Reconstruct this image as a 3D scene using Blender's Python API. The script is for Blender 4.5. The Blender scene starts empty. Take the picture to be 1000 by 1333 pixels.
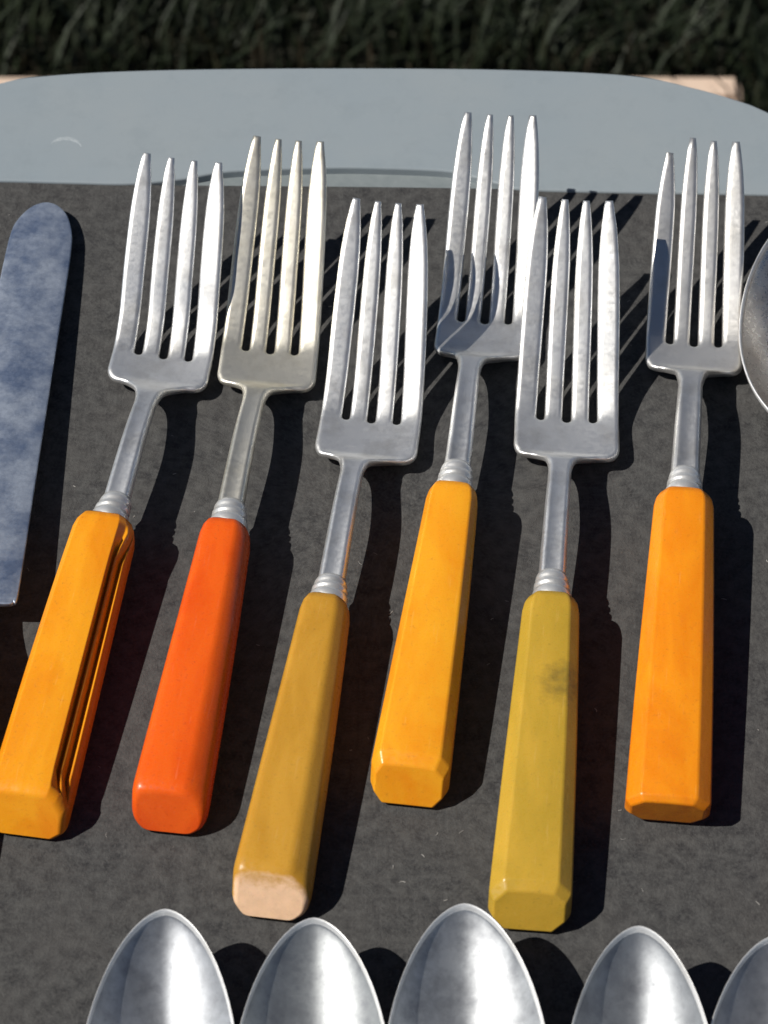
import bpy, bmesh, math, random
from mathutils import Vector, Matrix

random.seed(7)
MM = 0.001
R = math.radians
scene = bpy.context.scene

# ------------------------------------------------------------------ camera, sky, sun, exposure
CAM_ELEV = R(50); CAM_DIST = 0.70
cd = bpy.data.cameras.new('camera'); cam = bpy.data.objects.new('camera', cd)
scene.collection.objects.link(cam); scene.camera = cam
cam.location = (0, -CAM_DIST*math.cos(CAM_ELEV), CAM_DIST*math.sin(CAM_ELEV))
cam.rotation_euler = (R(90)-CAM_ELEV, 0, 0)
cd.sensor_fit = 'VERTICAL'; cd.sensor_height = 36.0
cd.lens = 36.0*(5.75*700)/1333.0
cd.clip_start = 0.01; cd.clip_end = 200
cd.dof.use_dof = True; cd.dof.focus_distance = 0.69; cd.dof.aperture_fstop = 32

SUN_EL, SUN_AZ = R(48), R(10)          # from the left, a little from the viewer's side
sdir = Vector((-math.cos(SUN_EL)*math.cos(SUN_AZ), -math.cos(SUN_EL)*math.sin(SUN_AZ), math.sin(SUN_EL)))
w = bpy.data.worlds.new('World'); scene.world = w; w.use_nodes = True
nt = w.node_tree; nt.nodes.clear()
sky = nt.nodes.new('ShaderNodeTexSky'); sky.sky_type = 'NISHITA'; sky.sun_disc = False
sky.sun_elevation = SUN_EL; sky.sun_rotation = math.atan2(sdir.x, sdir.y) % (2*math.pi)
bg = nt.nodes.new('ShaderNodeBackground'); bg.inputs['Strength'].default_value = 0.05
sky.altitude = 1500; sky.dust_density = 0.3; sky.air_density = 0.7
wo = nt.nodes.new('ShaderNodeOutputWorld')
nt.links.new(sky.outputs[0], bg.inputs[0]); nt.links.new(bg.outputs[0], wo.inputs[0])
sl = bpy.data.lights.new('sun', 'SUN'); sl.energy = 5.0; sl.angle = R(0.5); sl.color = (1, 0.955, 0.88)
so = bpy.data.objects.new('sun', sl); scene.collection.objects.link(so)
so.rotation_euler = sdir.to_track_quat('Z', 'Y').to_euler(); so.location = sdir*3
vs = scene.view_settings
vs.view_transform = 'Standard'; vs.look = 'None'; vs.gamma = 1.0; vs.exposure = -0.13; vs.use_curve_mapping = False

# ------------------------------------------------------------------ helpers
COL = scene.collection
def tag(o, label=None, cat=None, group=None, kind=None):
    if label: o['label'] = label
    if cat: o['category'] = cat
    if group: o['group'] = group
    if kind: o['kind'] = kind
    return o
def empty(name, loc=(0, 0, 0), rz=0.0):
    o = bpy.data.objects.new(name, None); COL.objects.link(o)
    o.empty_display_size = 0.01
    o.location = Vector(loc)*MM; o.rotation_euler = (0, 0, rz); return o
def link(name, me, m, parent=None):
    o = bpy.data.objects.new(name, me); COL.objects.link(o)
    for mm in (m if isinstance(m, (list, tuple)) else [m]): me.materials.append(mm)
    if parent: o.parent = parent
    return o
def bm_obj(name, bm, m, parent=None, smooth=True):
    me = bpy.data.meshes.new(name)
    for v in bm.verts: v.co *= MM
    bm.normal_update(); bm.to_mesh(me); bm.free()
    if smooth:
        for p in me.polygons: p.use_smooth = True
    return link(name, me, m, parent)
def crv(keys, y):
    """smooth (monotone cubic) interpolation through (y, value) keys"""
    n = len(keys)
    if y <= keys[0][0]: return keys[0][1]
    if y >= keys[-1][0]: return keys[-1][1]
    d = [(keys[i+1][1]-keys[i][1])/(keys[i+1][0]-keys[i][0]) for i in range(n-1)]
    m = [d[0]]+[0 if d[i-1]*d[i] <= 0 else 2*d[i-1]*d[i]/(d[i-1]+d[i]) for i in range(1, n-1)]+[d[-1]]
    for i in range(n-1):
        if y <= keys[i+1][0]:
            h = keys[i+1][0]-keys[i][0]; t = (y-keys[i][0])/h
            return ((2*t**3-3*t*t+1)*keys[i][1]+(t**3-2*t*t+t)*h*m[i]+(-2*t**3+3*t*t)*keys[i+1][1]+(t**3-t*t)*h*m[i+1])
def slab(splines, half, bev, res=3):
    """flat outline(s) (mm) -> bmesh of a plate with rounded edges, centred on z=0"""
    c = bpy.data.curves.new('tmp', 'CURVE'); c.dimensions = '2D'; c.fill_mode = 'BOTH'
    c.extrude = max(half-bev, 0.001); c.bevel_depth = bev; c.bevel_resolution = res
    for pts in splines:
        s = c.splines.new('POLY'); s.points.add(len(pts)-1); s.use_cyclic_u = True
        for p, q in zip(s.points, pts): p.co = (q[0], q[1], 0, 1)
    o = bpy.data.objects.new('tmp', c); COL.objects.link(o)
    bpy.context.view_layer.update()
    me = bpy.data.meshes.new_from_object(o.evaluated_get(bpy.context.evaluated_depsgraph_get()))
    bpy.data.objects.remove(o); bpy.data.curves.remove(c)
    bm = bmesh.new(); bm.from_mesh(me); bpy.data.meshes.remove(me)
    bmesh.ops.remove_doubles(bm, verts=bm.verts, dist=0.002)
    bmesh.ops.recalc_face_normals(bm, faces=bm.faces)
    return bm
def cuts(bm, ys, axis):
    n = (0, 1, 0) if axis == 'y' else (1, 0, 0)
    for y in ys:
        co = (0, y, 0) if axis == 'y' else (y, 0, 0)
        bmesh.ops.bisect_plane(bm, geom=bm.verts[:]+bm.edges[:]+bm.faces[:], plane_co=co, plane_no=n, dist=0.001)
def loft(bm, rings, cap=True, mat_end=None):
    vs = [[bm.verts.new(p) for p in r] for r in rings]
    n = len(rings[0]); fs = []
    for a, b in zip(vs, vs[1:]):
        for i in range(n): fs.append(bm.faces.new((a[i], a[(i+1) % n], b[(i+1) % n], b[i])))
    if cap:
        bm.faces.new(vs[0][::-1]); bm.faces.new(vs[-1])
    bmesh.ops.recalc_face_normals(bm, faces=bm.faces)
    return vs
def smooth_closed(pts, n=8):
    """Catmull-Rom through closed points"""
    out = []; L = len(pts)
    for i in range(L):
        p0, p1, p2, p3 = (Vector(pts[(i+k-1) % L]) for k in range(4))
        for k in range(n):
            t = k/n
            out.append(tuple(0.5*((2*p1)+(p2-p0)*t+(2*p0-5*p1+4*p2-p3)*t*t+(3*p1-p0-3*p2+p3)*t**3)))
    return out

# ------------------------------------------------------------------ materials
def node_mat(name):
    m = bpy.data.materials.new(name); m.use_nodes = True
    n = m.node_tree; b = n.nodes['Principled BSDF']
    tc = n.nodes.new('ShaderNodeTexCoord'); mp = n.nodes.new('ShaderNodeMapping')
    mp.inputs['Scale'].default_value = (1000, 1000, 1000)      # work in millimetres
    n.links.new(tc.outputs['Object'], mp.inputs['Vector'])
    return m, n, b, mp
def noise(n, mp, scale, detail=4, rough=0.6, stretch=None, dist=0.0):
    t = n.nodes.new('ShaderNodeTexNoise'); t.inputs['Scale'].default_value = scale
    t.inputs['Detail'].default_value = detail; t.inputs['Roughness'].default_value = rough; t.inputs['Distortion'].default_value = dist
    src = mp.outputs[0]
    if stretch:
        m2 = n.nodes.new('ShaderNodeMapping'); m2.inputs['Scale'].default_value = stretch
        n.links.new(src, m2.inputs['Vector']); src = m2.outputs[0]
    n.links.new(src, t.inputs['Vector']); return t
def ramp(n, src, stops):
    r = n.nodes.new('ShaderNodeValToRGB'); e = r.color_ramp.elements
    while len(e) < len(stops): e.new(0.5)
    for q, (p, c) in zip(e, stops):
        q.position = p; q.color = (c, c, c, 1) if not isinstance(c, (tuple, list)) else (*c, 1)
    n.links.new(src, r.inputs[0]); return r
def mix(n, fac, a, b, mode='MIX'):
    x = n.nodes.new('ShaderNodeMix'); x.data_type = 'RGBA'; x.blend_type = mode
    for s, v in ((0, fac), (6, a), (7, b)):
        if hasattr(v, 'is_output') or hasattr(v, 'links'): n.links.new(v, x.inputs[s])
        else: x.inputs[s].default_value = v if s == 0 else (*v, 1)
    return x.outputs[2]
def bump(n, b, src, strength, dist):
    k = n.nodes.new('ShaderNodeBump'); k.inputs['Strength'].default_value = strength; k.inputs['Distance'].default_value = dist*MM
    n.links.new(src, k.inputs['Height'])
    if b.inputs['Normal'].links: n.links.new(b.inputs['Normal'].links[0].from_socket, k.inputs['Normal'])
    n.links.new(k.outputs[0], b.inputs['Normal'])

def silver(name, base=(0.95, 0.95, 0.94), tarn=(0.58, 0.56, 0.52), rough=(0.38, 0.48), amount=(0.46, 0.86), seed=0.0, spots=0.14, metal=0.90, blot=0.12):
    m, n, b, mp = node_mat(name)
    mp.inputs['Location'].default_value = (seed, seed*0.7, 0)
    a = noise(n, mp, blot, 6, 0.65); f = noise(n, mp, 0.9, 5, 0.7)
    sc = noise(n, mp, 2.2, 3, 0.6, stretch=(1.0, 0.12, 1.0)); low = noise(n, mp, 0.1, 1, 0.4)
    t = ramp(n, a.outputs[0], [(amount[0], 0.0), (amount[1], 1.0)])
    c = mix(n, t.outputs[0], base, tarn)
    s = ramp(n, f.outputs[0], [(0.58, 0.0), (0.74, spots)])
    c = mix(n, s.outputs[0], c, tuple(v*0.55 for v in tarn))
    n.links.new(c, b.inputs['Base Color']); b.inputs['Metallic'].default_value = metal
    mr = n.nodes.new('ShaderNodeMapRange'); mr.inputs[1].default_value = 0.3; mr.inputs[2].default_value = 0.7
    mr.inputs[3].default_value = rough[0]; mr.inputs[4].default_value = rough[1]
    n.links.new(f.outputs[0], mr.inputs[0]); n.links.new(mr.outputs[0], b.inputs['Roughness'])
    bump(n, b, sc.outputs[0], 0.14, 0.06); bump(n, b, low.outputs[0], 0.15, 0.35)
    return m

def bakelite(name, col, dark, seed, stain=None, rough=0.28, sss=0.12, tip=None, top=None):
    m, n, b, mp = node_mat(name)
    mp.inputs['Location'].default_value = (seed*13.1, seed*7.7, seed*3.3)
    a = noise(n, mp, 0.10, 5, 0.6, stretch=(1, 0.35, 1), dist=0.6); f = noise(n, mp, 1.1, 4, 0.7)
    c = mix(n, ramp(n, a.outputs[0], [(0.40, 0.0), (0.74, 1.0)]).outputs[0], col, dark)
    c = mix(n, ramp(n, f.outputs[0], [(0.58, 0.0), (0.74, 0.5)]).outputs[0], c, tuple(v*0.6 for v in dark))
    if stain:
        (sx, sy, rad) = stain
        tc2 = n.nodes.new('ShaderNodeTexCoord'); vm = n.nodes.new('ShaderNodeVectorMath'); vm.operation = 'DISTANCE'
        vm.inputs[1].default_value = (sx*MM, sy*MM, 0.010); n.links.new(tc2.outputs['Object'], vm.inputs[0])
        ad = n.nodes.new('ShaderNodeMath'); ad.operation = 'MULTIPLY_ADD'; ad.inputs[1].default_value = 0.012; ad.inputs[2].default_value = -0.006
        n.links.new(noise(n, mp, 0.35, 5, 0.7).outputs[0], ad.inputs[0])
        su = n.nodes.new('ShaderNodeMath'); su.operation = 'ADD'
        n.links.new(vm.outputs['Value'], su.inputs[0]); n.links.new(ad.outputs[0], su.inputs[1])
        mr = n.nodes.new('ShaderNodeMapRange'); mr.inputs[1].default_value = 0.0; mr.inputs[2].default_value = rad*MM
        mr.inputs[3].default_value = 0.8; mr.inputs[4].default_value = 0.0; n.links.new(su.outputs[0], mr.inputs[0])
        c = mix(n, mr.outputs[0], c, (0.10, 0.08, 0.03))
    tc3 = n.nodes.new('ShaderNodeTexCoord'); sx3 = n.nodes.new('ShaderNodeSeparateXYZ'); n.links.new(tc3.outputs['Object'], sx3.inputs[0])
    wob = noise(n, mp, 0.45, 4, 0.7)
    def band(expr_z, offset, sign, lo, hi, amp):
        a1 = n.nodes.new('ShaderNodeMath'); a1.operation = 'MULTIPLY_ADD'; a1.inputs[1].default_value = expr_z; a1.inputs[2].default_value = 0
        n.links.new(sx3.outputs[2], a1.inputs[0])
        a2 = n.nodes.new('ShaderNodeMath'); a2.operation = 'ADD'; n.links.new(sx3.outputs[1], a2.inputs[0]); n.links.new(a1.outputs[0], a2.inputs[1])
        a3 = n.nodes.new('ShaderNodeMath'); a3.operation = 'MULTIPLY_ADD'; a3.inputs[1].default_value = sign; a3.inputs[2].default_value = offset*MM
        n.links.new(a2.outputs[0], a3.inputs[0])
        a4 = n.nodes.new('ShaderNodeMath'); a4.operation = 'MULTIPLY_ADD'; a4.inputs[1].default_value = amp*MM
        n.links.new(wob.outputs[0], a4.inputs[0]); n.links.new(a3.outputs[0], a4.inputs[2])
        q = n.nodes.new('ShaderNodeMapRange'); q.inputs[1].default_value = lo*MM; q.inputs[2].default_value = hi*MM; q.inputs[3].default_value = 1.0; q.inputs[4].default_value = 0.0
        n.links.new(a4.outputs[0], q.inputs[0]); return q.outputs[0]
    if tip:
        tipc = mix(n, ramp(n, wob.outputs[0], [(0.35, 0.0), (0.7, 1.0)]).outputs[0], tip, tuple(v*0.86 for v in tip))
        c = mix(n, band(-0.485, 0, 1, 0.9, 1.7, 1.2), c, tipc)
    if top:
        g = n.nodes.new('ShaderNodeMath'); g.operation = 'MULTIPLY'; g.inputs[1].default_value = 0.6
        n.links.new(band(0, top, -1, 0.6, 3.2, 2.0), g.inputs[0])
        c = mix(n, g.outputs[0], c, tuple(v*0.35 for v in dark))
    scr = noise(n, mp, 2.0, 2, 0.5, stretch=(1, 0.035, 1), dist=0.3)
    c = mix(n, ramp(n, scr.outputs[0], [(0.66, 0.0), (0.72, 0.22)]).outputs[0], c, tuple(min(1, v*1.1+0.10) for v in col))
    n.links.new(c, b.inputs['Base Color'])
    b.inputs['Subsurface Weight'].default_value = sss; b.inputs['Subsurface Radius'].default_value = (1.0, 0.5, 0.15)
    b.inputs['Subsurface Scale'].default_value = 0.0015
    mr = n.nodes.new('ShaderNodeMapRange'); mr.inputs[1].default_value = 0.35; mr.inputs[2].default_value = 0.7
    mr.inputs[3].default_value = rough-0.06; mr.inputs[4].default_value = rough+0.2
    n.links.new(f.outputs[0], mr.inputs[0]); n.links.new(mr.outputs[0], b.inputs['Roughness'])
    b.inputs['IOR'].default_value = 1.5; b.inputs['Specular IOR Level'].default_value = 0.38
    sc = noise(n, mp, 1.6, 4, 0.65, stretch=(1, 0.2, 1))
    bump(n, b, sc.outputs[0], 0.12, 0.12); bump(n, b, noise(n, mp, 0.16, 3).outputs[0], 0.25, 0.4)
    return m

def mat_felt():
    m, n, b, mp = node_mat('dark_felt')
    big = noise(n, mp, 0.05, 5, 0.7); mid = noise(n, mp, 0.33, 3, 0.6); fine = noise(n, mp, 1.3, 4, 0.8)
    fib = noise(n, mp, 0.8, 4, 0.7, stretch=(1, 0.3, 1), dist=2.0)
    c = mix(n, ramp(n, mid.outputs[0], [(0.36, 0.0), (0.66, 1.0)]).outputs[0], (0.040, 0.040, 0.042), (0.086, 0.086, 0.085))
    c = mix(n, ramp(n, fine.outputs[0], [(0.45, 0.0), (0.75, 0.8)]).outputs[0], c, (0.118, 0.117, 0.114))
    c = mix(n, ramp(n, fib.outputs[0], [(0.64, 0.0), (0.76, 0.7)]).outputs[0], c, (0.15, 0.148, 0.145))
    c = mix(n, ramp(n, big.outputs[0], [(0.40, 0.0), (0.72, 0.55)]).outputs[0], c, (0.094, 0.090, 0.086))
    n.links.new(c, b.inputs['Base Color']); b.inputs['Roughness'].default_value = 0.95
    b.inputs['Specular IOR Level'].default_value = 0.12
    bump(n, b, mid.outputs[0], 0.7, 0.6); bump(n, b, fine.outputs[0], 0.8, 0.3)
    return m
def mat_paint():
    m, n, b, mp = node_mat('grey_paint')
    a = noise(n, mp, 0.02, 4); f = noise(n, mp, 0.5, 5, 0.7)
    c = mix(n, ramp(n, a.outputs[0], [(0.3, 0.0), (0.7, 1.0)]).outputs[0], (0.270, 0.318, 0.352), (0.298, 0.336, 0.358))
    c = mix(n, ramp(n, f.outputs[0], [(0.6, 0.0), (0.8, 0.35)]).outputs[0], c, (0.36, 0.39, 0.40))
    c = mix(n, ramp(n, noise(n, mp, 0.07, 6, 0.8).outputs[0], [(0.5, 0.0), (0.75, 0.5)]).outputs[0], c, (0.235, 0.275, 0.30))
    n.links.new(c, b.inputs['Base Color']); b.inputs['Roughness'].default_value = 0.36
    scr = noise(n, mp, 0.8, 3, 0.6, stretch=(0.05, 1.6, 1), dist=0.4); bump(n, b, scr.outputs[0], 0.12, 0.15)
    bump(n, b, noise(n, mp, 1.2, 3).outputs[0], 0.10, 0.12)
    return m
def mat_plain(name, c1, c2, scale, rough=0.8, bs=0.3, bd=0.5):
    m, n, b, mp = node_mat(name)
    t = noise(n, mp, scale, 6, 0.7)
    n.links.new(mix(n, ramp(n, t.outputs[0], [(0.3, 0.0), (0.7, 1.0)]).outputs[0], c1, c2), b.inputs['Base Color'])
    b.inputs['Roughness'].default_value = rough
    bump(n, b, t.outputs[0], bs, bd)
    return m

FELT = mat_felt(); PAINT = mat_paint()
CHALK = mat_plain('scuffed_paint', (0.40, 0.44, 0.46), (0.29, 0.335, 0.365), 1.2)
FLOORP = mat_plain('slate_paint', (0.19, 0.22, 0.23), (0.24, 0.27, 0.28), 0.3, 0.5, 0.2, 0.2)  # rim's grey made darker: shade of the recess put into the colour
LEGM = mat_plain('leg_paint', (0.30, 0.34, 0.37), (0.34, 0.38, 0.40), 0.05, 0.5)
SALMON = mat_plain('salmon_concrete', (0.74, 0.43, 0.30), (0.82, 0.54, 0.40), 0.03, 0.9, 0.4, 2)
PALE = mat_plain('pale_edging', (0.74, 0.58, 0.46), (0.66, 0.49, 0.38), 0.04, 0.9, 0.4, 2)
JOINT = mat_plain('red_joint', (0.50, 0.20, 0.13), (0.60, 0.28, 0.18), 0.1, 0.9)
SOIL = mat_plain('soil', (0.016, 0.017, 0.010), (0.030, 0.028, 0.016), 0.05, 0.95, 0.6, 5)
SHADED_GRASS = mat_plain('grass', (0.009, 0.016, 0.006), (0.020, 0.030, 0.011), 0.02, 0.6)  # darker than live grass: shade on the lawn put into the colour

# ------------------------------------------------------------------ the ground
GZ = -450.0
def flat(name, x0, x1, y0, y1, z, m, kind='structure'):
    bm = bmesh.new()
    bm.faces.new([bm.verts.new(p) for p in ((x0, y0, z), (x1, y0, z), (x1, y1, z), (x0, y1, z))])
    o = bm_obj(name, bm, m, None, False); tag(o, kind=kind); return o
flat('ground', -60000, 60000, -60000, 60000, GZ-12, SOIL)
PAVE_X, PAVE_Y = 168.0, 646.0
def block(name, x0, x1, y0, y1, z0, z1, m, parent=None, bev=3.0):
    bm = bmesh.new(); bmesh.ops.create_cube(bm, size=1)
    for v in bm.verts:
        v.co = Vector(((x0+x1)/2+v.co.x*(x1-x0), (y0+y1)/2+v.co.y*(y1-y0), (z0+z1)/2+v.co.z*(z1-z0)))
    bmesh.ops.bevel(bm, geom=bm.edges[:], offset=bev, segments=2, affect='EDGES')
    return bm_obj(name, bm, m, parent, False)
pv = block('paving', -1500, PAVE_X-20, -900, PAVE_Y-20, GZ-60, GZ-6, JOINT); tag(pv, kind='structure')
for i in range(4):
    for j in range(4):
        x1 = PAVE_X-24-i*404; y1 = PAVE_Y-24-j*404
        block('paving_slab', x1-398, x1, y1-398, y1, GZ-40, GZ+random.uniform(-0.8, 0.8), SALMON, pv)
for j in range(4):
    y1 = PAVE_Y-24-j*404
    block('edging_strip', PAVE_X-18, PAVE_X, y1-398, y1, GZ-60, GZ+2, PALE, pv)
for i in range(4):
    x1 = PAVE_X-i*404
    block('edging_strip', x1-400, x1, PAVE_Y-18, PAVE_Y, GZ-60, GZ+2, PALE, pv)

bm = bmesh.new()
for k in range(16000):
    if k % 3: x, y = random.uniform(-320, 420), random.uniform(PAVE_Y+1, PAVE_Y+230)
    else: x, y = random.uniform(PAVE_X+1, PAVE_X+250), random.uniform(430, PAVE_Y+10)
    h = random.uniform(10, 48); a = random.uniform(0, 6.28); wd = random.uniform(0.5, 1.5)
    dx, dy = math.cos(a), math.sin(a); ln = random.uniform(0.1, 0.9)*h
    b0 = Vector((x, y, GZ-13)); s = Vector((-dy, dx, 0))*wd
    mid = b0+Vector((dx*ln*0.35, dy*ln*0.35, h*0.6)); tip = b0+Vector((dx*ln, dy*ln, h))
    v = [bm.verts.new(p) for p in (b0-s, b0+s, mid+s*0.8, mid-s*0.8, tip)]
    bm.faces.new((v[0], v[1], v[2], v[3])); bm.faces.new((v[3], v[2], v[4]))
tag(bm_obj('grass', bm, SHADED_GRASS, None, True), 'dark green grass growing beyond the salmon paving', 'grass', kind='stuff')

# ------------------------------------------------------------------ the grey table with a recessed top, and the felt mat in it
OUT = [(-98.3, 142.3), (-86.7, 145.2), (-62, 147.2), (-19.7, 148.1), (30, 147.6), (63, 145.3), (78.5, 140.8), (89.9, 135.9), (97.4, 131.3), (120, 114.5),
       (142, 90), (158, 55), (165, 10), (165, -100), (165, -250), (150, -310), (110, -345), (0, -352), (-110, -345), (-155, -310), (-170, -250), (-170, -100),
       (-170, 25), (-163, 75), (-148, 108), (-125, 130)]
BACK = [(-112, 107.6), (-95.5, 107.6), (-76.3, 106.9), (-62.9, 106.6), (-49.7, 108.3), (-38.3, 110.9), (-14.4, 112.2), (0, 112.0), (16.3, 110.9), (24, 108.4), (31, 105.8), (40, 104.2), (95.1, 102.7)]
REST = [(107, 102), (121, 96), (128, 80), (130, 10), (130, -250), (118, -300), (90, -318), (0, -322), (-95, -318), (-124, -300), (-135, -250), (-136, 0), (-136, 80), (-129, 100)]
table = empty('side_table', (0, 0, GZ))
tag(table, 'grey painted table with a rounded far edge and a recessed top', 'table')
def tab(o): o.parent = table; o.location = (0, 0, -GZ*MM); return o
bm = slab([smooth_closed(OUT), smooth_closed(BACK+REST)], 12.0, 0.6)
for v in bm.verts: v.co.z += 0.6-12.0
tab(bm_obj('rim', bm, PAINT, None, False))
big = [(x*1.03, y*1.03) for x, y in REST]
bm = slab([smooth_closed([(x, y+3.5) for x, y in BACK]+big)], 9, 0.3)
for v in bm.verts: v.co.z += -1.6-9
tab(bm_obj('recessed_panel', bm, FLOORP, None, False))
# a pale curved scuff on the rim
bm = bmesh.new(); pts = []
for k in range(13):
    t = k/12; a = R(165-150*t)
    pts.append((-79.5+4.3*math.cos(a)-0.6*t, 119.2+3.4*math.sin(a)-0.8*t, 0.5+1.3*math.sin(math.pi*t)*(0.4+0.6*random.random())))
rows = [[bm.verts.new((x, y-wd*0.5*q, 0.60+0.07*(1-abs(q)))) for q in (-1, 0, 1)] for x, y, wd in pts]
for a, b in zip(rows, rows[1:]):
    for i in range(2): bm.faces.new((a[i], b[i], b[i+1], a[i+1]))
bmesh.ops.recalc_face_normals(bm, faces=bm.faces)
tab(bm_obj('scuff_mark', bm, CHALK, None, True))
for sx, sy in ((-1, 1), (1, 1), (-1, -1), (1, -1)):
    bm = bmesh.new(); rings = []
    for z, rr, ox in ((-20, 13, 0), (-200, 11, 5), (GZ+2, 8, 14)):
        rings.append([(sx*(105+ox)+rr*math.cos(a), (70 if sy > 0 else -275)+sy*ox+rr*math.sin(a), z) for a in [k*math.pi/8 for k in range(16)]])
    loft(bm, rings); tab(bm_obj('leg', bm, LEGM, None, True))

matb = [(-134, 95), (-127, 105.6), (-112, 107.0), (-95.5, 107.0), (-76, 106.4), (-57, 105.9), (-30, 105.6), (0, 105.2), (28, 104.6), (57, 103.7), (95, 102.2), (106, 101.4), (119.5, 95), (127, 80)]
matf = [(129, 10), (129, -250), (117, -299), (90, -317), (0, -321), (-95, -317), (-123, -299), (-134, -250), (-135, 0)]
bm = slab([smooth_closed(matb+matf, 6)], 0.75, 0.25)
for v in bm.verts: v.co.z += -0.78
fm = bm_obj('felt_mat', bm, FELT, None, False)
tag(fm, 'dark charcoal felt mat the cutlery is laid on', 'mat')

# ------------------------------------------------------------------ forks
TK = [(0, 1.0), (0.3, 1.02), (0.5, 1.03), (0.7, 0.985), (0.87, 0.78), (0.96, 0.54), (1.0, 0.38)]
def fork_head(P, m, parent):
    """shank, root and four tines: outline -> plate -> bent to the fork's side profile -> cut into parts"""
    yf, yn, ysh, ysl, yt = P['f'], P['neck'], P['sh'], P['slot'], P['tip']
    bev = 1.22; W = P['w']; sc = W/12.0
    # tine centres / half widths at base
    cb = [-9.45*sc, -3.05*sc, 3.05*sc, 9.45*sc]; hb = [2.48*sc, 2.05*sc, 2.05*sc, 2.48*sc]
    tw = P.get('tw', 8.1); ct = [-tw, -tw*0.32, tw*0.32, tw]
    tl = P.get('tips', (0, 0, 0, 0))
    def tine(i, t):
        c = cb[i]+(ct[i]-cb[i])*(0.75*t+0.25*t*t)
        k = crv(TK, t)
        return c, max(hb[i]*k-bev, 0.12), hb[i]*k
    L = []
    for y, wd in ((yf-3, 3.0), (yf, 3.0), ((yf+yn)/2, 2.75), (yn-4, 2.6)): L.append((-(wd-bev)*P.get('sw', 1), y))
    # concave flare and rounded shoulder
    f0, f1 = 2.6*P.get('sw', 1), W
    for k in range(1, 9):
        a = k/8*math.pi/2; L.append((-(f0-bev+(f1*0.80-f0)*(1-math.cos(a))), yn-4+(ysh-yn+3.2)*math.sin(a)))
    for k in range(1, 7):
        a = k/6*math.pi/2; L.append((-(f1*0.80-bev+f1*0.20*math.sin(a)), ysh-0.8+2.6*(1-math.cos(a))))
    left = [p for p in L]; pts = [p for p in left]
    yb0 = ysl
    for i in range(4):
        top = yt+tl[i]-0.45
        N = 22
        up = [(tine(i, k/N)[0]-tine(i, k/N)[1], yb0+(top-yb0)*k/N) for k in range(N)]
        dn = [(tine(i, k/N)[0]+tine(i, k/N)[1], yb0+(top-yb0)*k/N) for k in range(N)][::-1]
        if i == 0: up = up[1:]
        if i == 3: dn = dn[:-1]
        c1, h1, _ = tine(i, 1.0)
        tipc = [(c1-h1*0.9, top-0.1), (c1+h1*0.9, top-0.1)]
        pts += up+tipc+dn
        if i < 3:   # round slot bottom
            xr = dn[-1][0]; xl = tine(i+1, 0)[0]-tine(i+1, 0)[1]; rr = (xl-xr)/2; cx = (xl+xr)/2
            pts += [(cx+rr*math.cos(a), yb0+rr*math.sin(a)) for a in [math.pi+math.pi*k/8 for k in range(1, 8)]]
    pts += [(-x, y) for x, y in left[::-1]]
    bm = slab([pts], 1.0, bev, 5)
    for v in bm.verts: v.co.z *= 1.0/bev
    y = yf-2.5; ys = []
    while y < yt: ys.append(y); y += 1.6
    cuts(bm, ys, 'y'); ycut = ysl+0.4
    cuts(bm, [yn-3.0, ycut], 'y')
    cuts(bm, [-8, -6, -4, -2, -1.4, -0.7, 0, 0.7, 1.4, 2, 4, 6, 8], 'x')
    zt = P['zt']; zr = P.get('zr', 2.6)
    Z = [(0, 5.5), (P['h'], P.get('zh', 9.3)), ((yf+yn)/2, P.get('zh', 9.3)+1.0), (yn, 8.0), (ysh, zr+0.8), (ysl-1, zr), (ysl+7, zr+2.4), (ysl+0.45*(yt-ysl), zr+0.385*(zt-zr)), (ysl+0.75*(yt-ysl), zr+0.71*(zt-zr)), (yt, zt)]
    T = [(0, 1.9), (yf, 2.1), (yn-3, 1.7), (ysh, 1.15), (ysl, 1.0), (ysl+12, 1.15), (yt-12, 1.1), (yt-3, 0.8), (yt+0.5, 0.55)]
    X = P['x']; roll = P.get('roll', 0.0)
    for v in bm.verts:
        x, y, z = v.co
        if y > ysl+2:
            t = min((y-ysl)/(yt-ysl), 1); i = min(range(4), key=lambda q: abs(x-tine(q, t)[0]))
            t = min((y-ysl)/(yt+tl[i]-ysl), 1); c, h, H = tine(i, t); s = min(1, H/(h+bev)); x = c+(x-c)*s
        on = min(max((y-yn)/(ysh-yn+1), 0), 1)
        camber = on*(1.0*(x/12)**2-0.2)
        if y < ysh+4: camber -= 1.3*on*max(0, 1-(y-yn)/(ysh+4-yn))*(abs(x)/12)
        ridge = 0
        if y < yn+2: ridge = (-0.25 if z > 0 else 0)*max(0, 1-(x/1.7)**2)*min(1, (yn+2-y)/8)
        fuller = -0.22*math.exp(-((y-ysl+1.0)/5.0)**2)*max(0, 1-(x/11)**2) if z > 0 else 0
        v.co = Vector((x+crv(X, y), y, crv(Z, y)+camber+ridge+fuller+z*crv(T, y)+on*x*math.tan(roll)))
    bm.normal_update()
    def piece(name, cond, par):
        fs = [f for f in bm.faces if cond(f)]
        idx = {}; co = []; nr = []; polys = []
        for f in fs:
            q = []
            for v in f.verts:
                if v.index not in idx: idx[v.index] = len(co); co.append(v.co*MM); nr.append(v.normal.copy())
                q.append(idx[v.index])
            polys.append(q)
        me = bpy.data.meshes.new(name); me.from_pydata(co, [], polys)
        for p in me.polygons: p.use_smooth = True
        me.normals_split_custom_set_from_vertices(nr)
        return link(name, me, m, par)
    bm.verts.index_update()
    cen = {f: f.calc_center_median() for f in bm.faces}
    piece('shank', lambda f: cen[f].y < yn-3.0, parent)
    head = piece('fork_head', lambda f: yn-3.0 <= cen[f].y < ycut, parent)
    lim = [cb[0]*0.5+cb[1]*0.5, 0, cb[2]*0.5+cb[3]*0.5]
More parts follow.
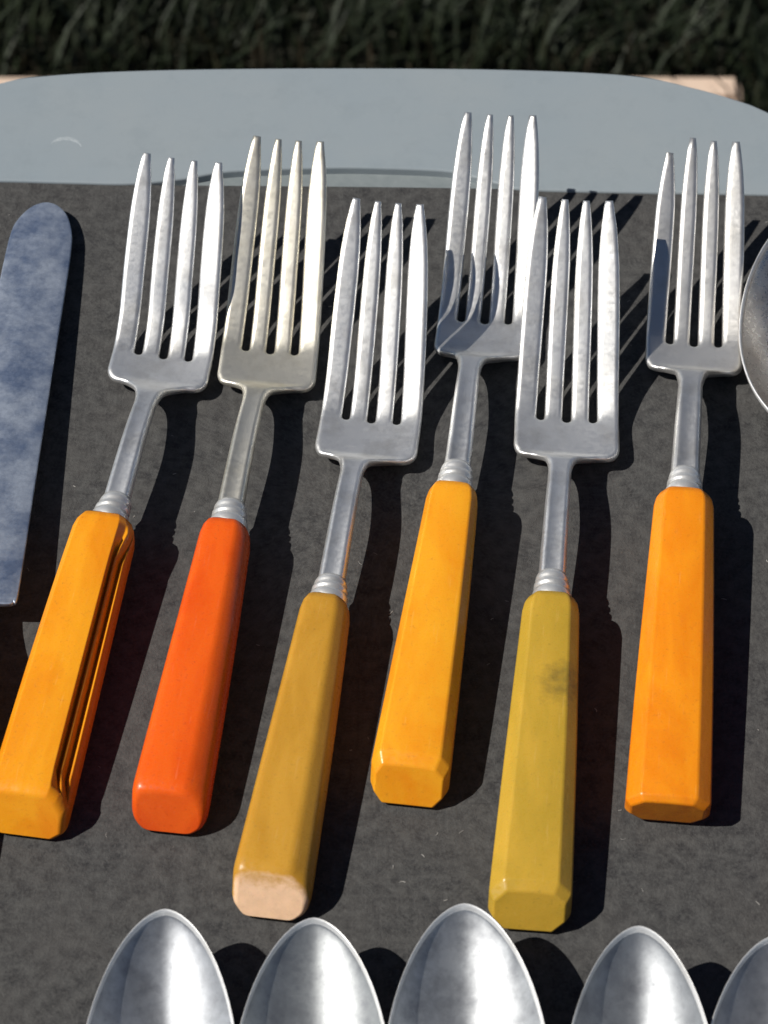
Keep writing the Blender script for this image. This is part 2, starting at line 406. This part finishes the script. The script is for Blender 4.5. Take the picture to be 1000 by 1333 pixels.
    def which(f):
        q = cen[f]; xx = q.x-crv(X, q.y); t = (q.y-ysl)/(yt-ysl)
        return min(range(4), key=lambda i: abs(xx-tine(i, min(max(t, 0), 1))[0]))
    for i in range(4): piece('tine', lambda f, i=i: cen[f].y >= ycut and which(f) == i, head)
    bm.free()
    return Z, X

SECT = {  # cross-sections, x and z in -1..1, counter-clockwise from the lower right
    'octagon': [(0.66, -1), (1, -0.45), (1, 0.48), (0.66, 0.96), (0.33, 1.0), (0, 1.015), (-0.33, 1.0), (-0.66, 0.96), (-1, 0.40), (-1, -0.45), (-0.66, -1)],
    'wide': [(0.74, -1), (1, -0.5), (1, 0.48), (0.74, 0.94), (0.37, 1.0), (0, 1.015), (-0.37, 1.0), (-0.80, 0.96), (-1, 0.45), (-1, -0.45), (-0.74, -1)],
    'skew': [(0.66, -1), (0.95, -0.62), (1, 0.02), (0.84, 0.56), (0.46, 0.97), (0.2, 1.0), (-0.2, 1.01), (-0.55, 1.0), (-0.86, 0.95), (-1, 0.60), (-1, -0.45), (-0.74, -1)],
    'soft': [(0.72, -1), (0.97, -0.6), (1, 0.0), (0.90, 0.55), (0.62, 0.92), (0.25, 1.0), (-0.25, 1.0), (-0.70, 0.95), (-0.95, 0.55), (-1, -0.1), (-0.95, -0.6), (-0.72, -1)],
    'plain': [(0.74, -1), (1, -0.7), (1, -0.5), (1, -0.35), (1, -0.2), (1, -0.05), (1, 0.1), (0.98, 0.24), (0.92, 0.38), (0.85, 0.54), (0.76, 0.72), (0.52, 0.97), (0.2, 1.0), (-0.2, 1.01), (-0.84, 0.97), (-1, 0.66), (-1, -0.5), (-0.74, -1)],
    'grooved': [(0.74, -1), (1, -0.7), (1, -0.45), (1, -0.15), (0.96, 0.12), (0.90, 0.30), (0.84, 0.26), (0.775, 0.08), (0.70, 0.58), (0.64, 0.66), (0.57, 0.38), (0.50, 0.97), (0.2, 1.0), (-0.2, 1.01), (-0.84, 0.97), (-1, 0.66), (-1, -0.5), (-0.74, -1)],
}
def handle(P, Z, X, m, parent):
    sec = SECT[P['sect']]; yh = P['h']; wb, wt = P['wb']/2, P['wt']/2; hb, ht = P.get('hb', 10.3)/2, P.get('ht', 9.0)/2
    ch = P.get('cham', 2.2); sl_ = P.get('slope', 2.5)
    if P.get('round'): st = [(0, 0.78, 0.70), (0.25, 0.86, 0.80), (0.8, 0.925, 0.885), (1.6, 0.965, 0.945), (ch+0.6, 0.99, 0.985), (ch+2.2, 1, 1)]
    else: st = [(0, 0.86, 0.78), (ch, 1, 1)]
    st += [(ch+(yh-ch-4.5)*k/10, 1, 1) for k in range(1, 10)]+[(yh-4.5, 1, 1), (yh-2.2, 0.95, 0.95), (yh-0.7, 0.84, 0.86), (yh, 0.70, 0.74)]
    def rounded(q):
        rad = P.get('bev', 0.45)*1.6; out = []; n = len(q); S = lambda p: Vector((p[0]*wb, p[1]*hb))
        for i in range(n):
            p, a, b = S(q[i]), S(q[i-1]), S(q[(i+1) % n])
            p0 = p+(a-p).normalized()*min(rad, 0.42*(a-p).length); p1 = p+(b-p).normalized()*min(rad, 0.42*(b-p).length)
            for k in range(4):
                t = k/3; v = p0*(1-t)**2+p*2*t*(1-t)+p1*t*t; out.append((v.x/wb, v.y/hb))
        return out
    def sect_at(y): return rounded(sect_raw(y)) if P.get('round') else sect_raw(y)
    def sect_raw(y):
        if P['sect'] != 'grooved': return sec
        q = min(max((y-3)/4, 0), 1); q *= min(max((yh-4-y)/6, 0), 1)
        return [(a[0]*q+b[0]*(1-q), a[1]*q+b[1]*(1-q)) for a, b in zip(sec, SECT['plain'])]
    rings = []
    for y, sx, sz in st:
        t = y/yh; bow = 1+0.03*math.sin(math.pi*t)
        ww = (wb+(wt-wb)*t)*sx*bow; hh = (hb+(ht-hb)*t)*sz
        zc = (hb+0.05)+(crv(Z, yh)-hb)*t
        rings.append([(x*ww+crv(X, y), y+(sl_*(z+1)/2 if y <= ch else sl_*(z+1)/2*max(0, 1-(y-ch)/20)), zc+z*hh) for x, z in sect_at(y)])
    bm = bmesh.new(); loft(bm, rings)
    for f in bm.faces: f.material_index = 0
    if P.get('endmat'):
        for f in bm.faces:
            if len(f.verts) > 4 and f.calc_center_median().y < 8: f.material_index = 1
    bm.normal_update()
    es = [e for e in bm.edges if len(e.link_faces) == 2 and e.calc_face_angle() > R(14)]
    if P.get('round'):
        es = []
    if es: bmesh.ops.bevel(bm, geom=es, offset=P.get('bev', 0.45), segments=3, profile=0.5, affect='EDGES', clamp_overlap=True)
    o = bm_obj('handle', bm, [m]+([P['endmat']] if P.get('endmat') else []), parent, True)
    wn = o.modifiers.new('weighted', 'WEIGHTED_NORMAL'); wn.keep_sharp = True; wn.weight = 60
    return o
def ferrule(P, Z, X, m, parent):
    yh, yf = P['h'], P['f']; L = yf-yh
    prof = [(-1.5, 3.9), (0, 4.25), (0.16, 4.3), (0.27, 4.1), (0.30, 3.8), (0.37, 3.75), (0.42, 4.0), (0.54, 3.95), (0.60, 3.6), (0.67, 3.5), (0.73, 3.7), (0.85, 3.55), (1.0, 3.15), (1.02, 2.4)]
    s = P.get('fw', 1.0)
    rings = []
    for t, r in prof:
        y = yh+(t if t < 0 else t*L); xc, zc = crv(X, y), crv(Z, y)
        rings.append([(xc+r*s*math.cos(a), y, zc+r*s*0.88*math.sin(a)) for a in [k*math.pi/12 for k in range(24)]])
    bm = bmesh.new(); loft(bm, rings); bm_obj('ferrule', bm, m, parent, True)

SIL = [silver('silver_worn', seed=3), silver('silver_warm', base=(0.90, 0.86, 0.75), tarn=(0.62, 0.57, 0.45), seed=21),
       silver('silver_pale', seed=37), silver('silver_bright', base=(0.90, 0.90, 0.89), rough=(0.34, 0.46), seed=55), silver('silver_satin', seed=71), silver('silver_dull', base=(0.85, 0.84, 0.82), seed=90)]
FER = silver('ferrule_metal', base=(0.95, 0.94, 0.91), rough=(0.30, 0.42), seed=11, metal=0.7)
G = 'forks laid side by side on the felt mat'
FORKS = [
 dict(loc=(-74.5, -89.0), rot=-8.8, h=79.5, f=86.0, neck=119, sh=127.5, slot=136.6, tip=174.2, zt=30, w=11.9, tw=8.6, wb=17.0, wt=13.2, sect='grooved', slope=4.5, bev=0.16, round=True,
      x=[(0, 0), (40, 0.4), (80, 1.2), (86, 1.8), (119, 2.1), (128, 2.0), (140, 1.6), (174, 0.2)], roll=R(-2),
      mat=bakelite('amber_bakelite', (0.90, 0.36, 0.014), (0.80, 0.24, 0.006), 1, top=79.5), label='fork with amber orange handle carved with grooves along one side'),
 dict(loc=(-44.9, -88.1), rot=-7.1, h=76.5, f=82.8, neck=118.2, sh=125.5, slot=136.6, tip=179.2, zt=30, w=11.6, tw=7.6, wb=16.6, wt=11.0, sect='skew', slope=4.0, bev=1.0, round=True,
      x=[(0, 0), (76, 0.9), (83, 0.6), (118, 0.8), (126, 1.8), (137, 1.2), (179, 0)],
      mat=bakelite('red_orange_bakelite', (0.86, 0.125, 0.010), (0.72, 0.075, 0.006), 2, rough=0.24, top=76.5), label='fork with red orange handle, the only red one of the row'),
 dict(loc=(-23.4, -109.1), rot=-7.8, h=76.5, f=82.3, neck=117.6, sh=124.5, slot=136.2, tip=179.3, zt=30, w=11.8, tw=7.5, wb=16.8, wt=10.6, sect='skew', slope=5.0, bev=0.7, round=True,
      x=[(0, 0), (76, 0.8), (83, 0.8), (118, 0.6), (125, 2.2), (136, 2.0), (179, 0)],
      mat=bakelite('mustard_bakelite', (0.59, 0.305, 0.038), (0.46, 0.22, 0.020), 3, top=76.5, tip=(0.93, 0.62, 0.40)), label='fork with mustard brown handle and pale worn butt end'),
 dict(loc=(4.8, -81.3), rot=-7.3, h=80.5, f=87.3, neck=121.1, sh=128.5, slot=139.6, tip=180.6, zt=30.5, w=11.2, tw=7.8, wb=16.8, wt=11.2, sect='wide', slope=4.5, cham=2.8,
      x=[(0, 0), (80, 0.6), (87, 0.6), (121, 0.0), (128.5, 1.6), (140, 1.4), (181, 0)], roll=R(3),
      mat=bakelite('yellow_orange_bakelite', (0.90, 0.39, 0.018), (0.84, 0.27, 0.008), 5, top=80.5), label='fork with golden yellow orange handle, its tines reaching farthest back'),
 dict(loc=(29.2, -112.0), rot=-4.9, h=79.5, f=86.0, neck=120.6, sh=127.0, slot=138.4, tip=182.0, zt=30, w=12.1, tw=7.8, wb=17.0, wt=12.0, sect='octagon', slope=4.2,
      x=[(0, 0), (80, 0.4), (86, 0.2), (121, 0.5), (127, 1.6), (138, 1.2), (182, 0)],
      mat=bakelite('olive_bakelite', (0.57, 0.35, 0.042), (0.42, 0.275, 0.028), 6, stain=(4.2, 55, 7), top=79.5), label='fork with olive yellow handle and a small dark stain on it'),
 dict(loc=(58.8, -85.2), rot=-5.6, h=82.4, f=89.0, neck=120.5, sh=127.0, slot=135.6, tip=177.4, zt=28, w=11.4, tw=7.8, wb=17.8, wt=13.0, sect='octagon', slope=-1.0, cham=1.3, sw=1.15, tips=(-3.2, 1.0, 0.4, 0.2),
      x=[(0, 0), (82, 0.2), (89, 0.2), (120, 0.6), (127, 1.3), (136, 1.1), (177, 0)],
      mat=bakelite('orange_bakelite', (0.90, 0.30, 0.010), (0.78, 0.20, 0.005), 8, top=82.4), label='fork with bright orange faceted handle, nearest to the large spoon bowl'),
]
for i, P in enumerate(FORKS):
    t = empty('fork', (P['loc'][0], P['loc'][1], 0), R(P['rot']))
    tag(t, P['label'], 'fork', G)
    Z, X = fork_head(P, SIL[i], t)
    handle(P, Z, X, P['mat'], t); ferrule(P, Z, X, FER, t)

# ------------------------------------------------------------------ spoons
def spoon(loc, rz, label, m, a=40, b=15.6, rear=24, tipz=16, sidez=12.5, depth=10.5, hl=115, hm=None, group=None, floor=1.2, flat_rim=0.05):
    """bowl pointing +y, local origin under the tip"""
    t = empty('spoon', (*loc, 0), rz); tag(t, label, 'spoon', group)
    def out(th):
        c, s = math.cos(th), math.sin(th)
        y = (a if s > 0 else rear)*abs(s)**1.0*(1 if s > 0 else -1)
        x = b*(1 if c > 0 else -1)*abs(c)**(1.15 if s > 0 else 1.0)
        return x, y-a
    def rimz(y): return sidez+(tipz-sidez)*max(0, (y+a)/a)**1.4+(1.5*(-(y+a)/rear)**2 if y < -a else 0)
    NT, NR = 72, 14
    def surf(th, r, off):
        x, y = out(th); d = depth*(1-r**2.3)
        q = r+(1-r)*(1-b/math.hypot(x, y+a))*r**6 if r < 1 else 1+(r-1)*b/math.hypot(x, y+a)     # a rim of even width
        yy = -a+(y+a)*q
        return Vector((x*q, yy, rimz(yy)-d+off))
    zmin = min(surf(0, k/20, 0).z for k in range(21)); sh = floor+0.9-zmin
    bm = bmesh.new(); th = [2*math.pi*k/NT for k in range(NT)]
    def ring(r, off): return [bm.verts.new(surf(q, r, off+sh)) for q in th]
    cen_t = bm.verts.new(surf(0, 0, sh)); cen_b = bm.verts.new(surf(0, 0, sh-0.9))
    rs = [k/NR for k in range(1, NR)]+[0.955, 0.969]
    top = [ring(r, 0) for r in rs]
    rim = [ring(0.976, 0.34), ring(0.984, 0.52), ring(0.996, 0.54), ring(1.005, 0.36), ring(1.010, -0.25), ring(0.995, -1.0)]
    bot = [ring(r, -0.9) for r in rs[::-1][1:]]
    allr = top+rim+bot
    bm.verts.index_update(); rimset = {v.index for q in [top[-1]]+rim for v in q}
    for A, B in zip(allr, allr[1:]):
        for k in range(NT): bm.faces.new((A[k], A[(k+1) % NT], B[(k+1) % NT], B[k]))
    for k in range(NT):
        bm.faces.new((cen_t, top[0][k], top[0][(k+1) % NT])); bm.faces.new((cen_b, bot[-1][(k+1) % NT], bot[-1][k]))
    bmesh.ops.recalc_face_normals(bm, faces=bm.faces)
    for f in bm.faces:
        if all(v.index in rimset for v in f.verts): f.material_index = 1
    bm_obj('bowl', bm, [m, RIMM], t, True)
    y0 = -a-rear; zr = rimz(y0+1)+sh-0.4
    bm = bmesh.new(); rings = []
    for y, wd, tk, z in ((y0+5, 5.2, 0.8, zr-2.4), (y0+1.5, 4.2, 1.2, zr-0.8), (y0-3, 3.4, 1.6, zr+0.4), (y0-12, 2.8, 1.9, zr+0.2), (y0-30, 2.8, 2.0, 10.5), (y0-42, 3.0, 2.2, 9)):
        rings.append([(wd*math.cos(q), y, z+tk*math.sin(q)) for q in [k*math.pi/8 for k in range(16)]])
    loft(bm, rings); bm_obj('stem', bm, m, t, True)
    P = dict(h=hl-40, wb=16, wt=11, sect='octagon'); Zk = [(0, 5.5), (hl-40, 9)]; Xk = [(0, 0), (1000, 0)]
    h = handle(P, Zk, Xk, hm, t); h.location = (0, (y0-41-(hl-40))*MM, 0)
    return t
RIMM = silver('bright_rim', base=(0.93, 0.93, 0.92), rough=(0.38, 0.5), seed=8, spots=0.05, metal=0.55)  # highlight along the rim put into the colour, paler than the bowl
SPM = [silver('spoon_metal_%s' % s, base=bs, tarn=(0.26, 0.27, 0.29), rough=(0.44, 0.56), seed=sd, spots=0.38, metal=0.84, blot=0.17, amount=(0.40, 0.72))
       for s, bs, sd in (('cool', (0.46, 0.48, 0.51), 5), ('pale', (0.42, 0.44, 0.45), 17), ('bright', (0.52, 0.54, 0.56), 29), ('blotched', (0.42, 0.44, 0.46), 43), ('grey', (0.42, 0.43, 0.45), 61))]
HM = bakelite('spoon_handle_bakelite', (0.80, 0.30, 0.02), (0.74, 0.24, 0.012), 9)
GS = 'row of spoons in front of the forks'
spoon((-43.3, -116.6), R(0), 'spoon with its bowl below the red orange fork handle, leftmost of the row', SPM[0], hm=HM, group=GS)
spoon((-13.9, -117.4), R(0), 'spoon with its bowl just below the pale butt of the mustard fork', SPM[1], depth=9.6, tipz=15, hm=HM, group=GS)
spoon((16.0, -115.3), R(0), 'spoon with the widest bowl, just left of the olive fork butt', SPM[2], a=41, b=16.4, hm=HM, group=GS)
spoon((50.2, -121.4), R(-2), 'spoon with blotched grey bowl to the right of the olive fork handle', SPM[3], depth=11.4, sidez=12.0, b=15.2, hm=HM, group=GS)
spoon((78.2, -122.0), R(-3), 'spoon cut off by the right edge at the end of the row', SPM[4], b=16.4, depth=9.8, hm=HM, group=GS)
SPB = silver('spoon_metal_brown', base=(0.62, 0.58, 0.53), tarn=(0.40, 0.34, 0.29), rough=(0.22, 0.38), seed=80)  # brown reflection inside the bowl put into the metal colour
HRED = bakelite('dark_red_bakelite', (0.30, 0.02, 0.03), (0.22, 0.015, 0.02), 10)
spoon((106.4, 85), R(-4), 'large tarnished spoon bowl at the right edge beside the bright orange fork', SPB, a=43, b=20.8, rear=33, tipz=14, sidez=12.0, depth=10, hl=125, hm=HRED)

# ------------------------------------------------------------------ table knife
KN = silver('knife_steel', base=(0.62, 0.69, 0.80), tarn=(0.24, 0.31, 0.46), rough=(0.34, 0.5), amount=(0.38, 0.64), seed=33, spots=0.15, metal=0.78, blot=0.11)
kn = empty('table_knife', (-95.3, -140.0, 0), R(-3.05)); tag(kn, 'table knife with blotchy grey blade and round tip at the left edge', 'knife')
def knife_blade():
    right = [(0.2, 236.6), (2.6, 235.6), (5.0, 232.6), (6.9, 226.5), (7.5, 219), (7.7, 210), (8.1, 180), (8.7, 140), (9.2, 112), (8.6, 109.3), (6.8, 108.2)]
    left = [(-6.4, 108.4), (-8.0, 109.6), (-8.4, 112), (-8.2, 140), (-7.9, 180), (-7.6, 215), (-7.2, 226), (-6.2, 230.5), (-4.2, 234.2), (-2.2, 236.0)]
    pts = smooth_closed(right+left, 6)
    bm = slab([pts], 0.8, 0.35, 2)
    cuts(bm, [110+3*k for k in range(42)], 'y'); cuts(bm, [-6, -4, -2, 0, 2, 4, 6], 'x')
    for v in bm.verts:
        x, y, z = v.co
        v.co.z = 7.2-(y-108)*0.037+z*(1.25-0.5*abs(x)/8)
    return bm
bm_obj('blade', knife_blade(), KN, kn, True)
bm = bmesh.new(); rings = []
for y, wd, tk in ((110, 3.4, 0.9), (107.5, 3.6, 1.8), (104, 3.6, 3.0), (100, 4.4, 3.8), (97, 5.4, 4.2), (94, 5.4, 4.2)):
    rings.append([(wd*math.cos(q), y, 7.0+tk*math.sin(q)) for q in [k*math.pi/10 for k in range(20)]])
loft(bm, rings); bm_obj('bolster', bm, KN, kn, True)
KH = bakelite('black_bakelite', (0.012, 0.010, 0.010), (0.016, 0.012, 0.012), 12)
handle(dict(h=96, wb=13, wt=11.5, sect='octagon', hb=10.5, ht=9.5), [(0, 5.3), (96, 6.6)], [(0, -0.5), (96, 0)], KH, kn)

# ------------------------------------------------------------------ lint on the felt
bm = bmesh.new()
for k in range(110):
    x, y = random.uniform(-110, 110), random.uniform(-150, 100); a = random.uniform(0, 6.28); ln = random.uniform(0.3, 1.3); c = random.uniform(-0.9, 0.9); wd = random.uniform(0.05, 0.13)
    row = []
    for q in range(5):
        t = q/4; aa = a+c*t
        px, py = x+ln*t*math.cos(aa), y+ln*t*math.sin(aa)
        row.append((bm.verts.new((px-wd*math.sin(aa), py+wd*math.cos(aa), 0.05)), bm.verts.new((px, py, 0.05+wd)), bm.verts.new((px+wd*math.sin(aa), py-wd*math.cos(aa), 0.05))))
    for A, B in zip(row, row[1:]):
        for j in range(2): bm.faces.new((A[j], B[j], B[j+1], A[j+1]))
LINT = mat_plain('lint', (0.22, 0.21, 0.20), (0.34, 0.33, 0.31), 0.4)
tag(bm_obj('lint', bm, LINT, None, True), 'pale lint specks scattered over the felt mat', 'lint', kind='stuff')
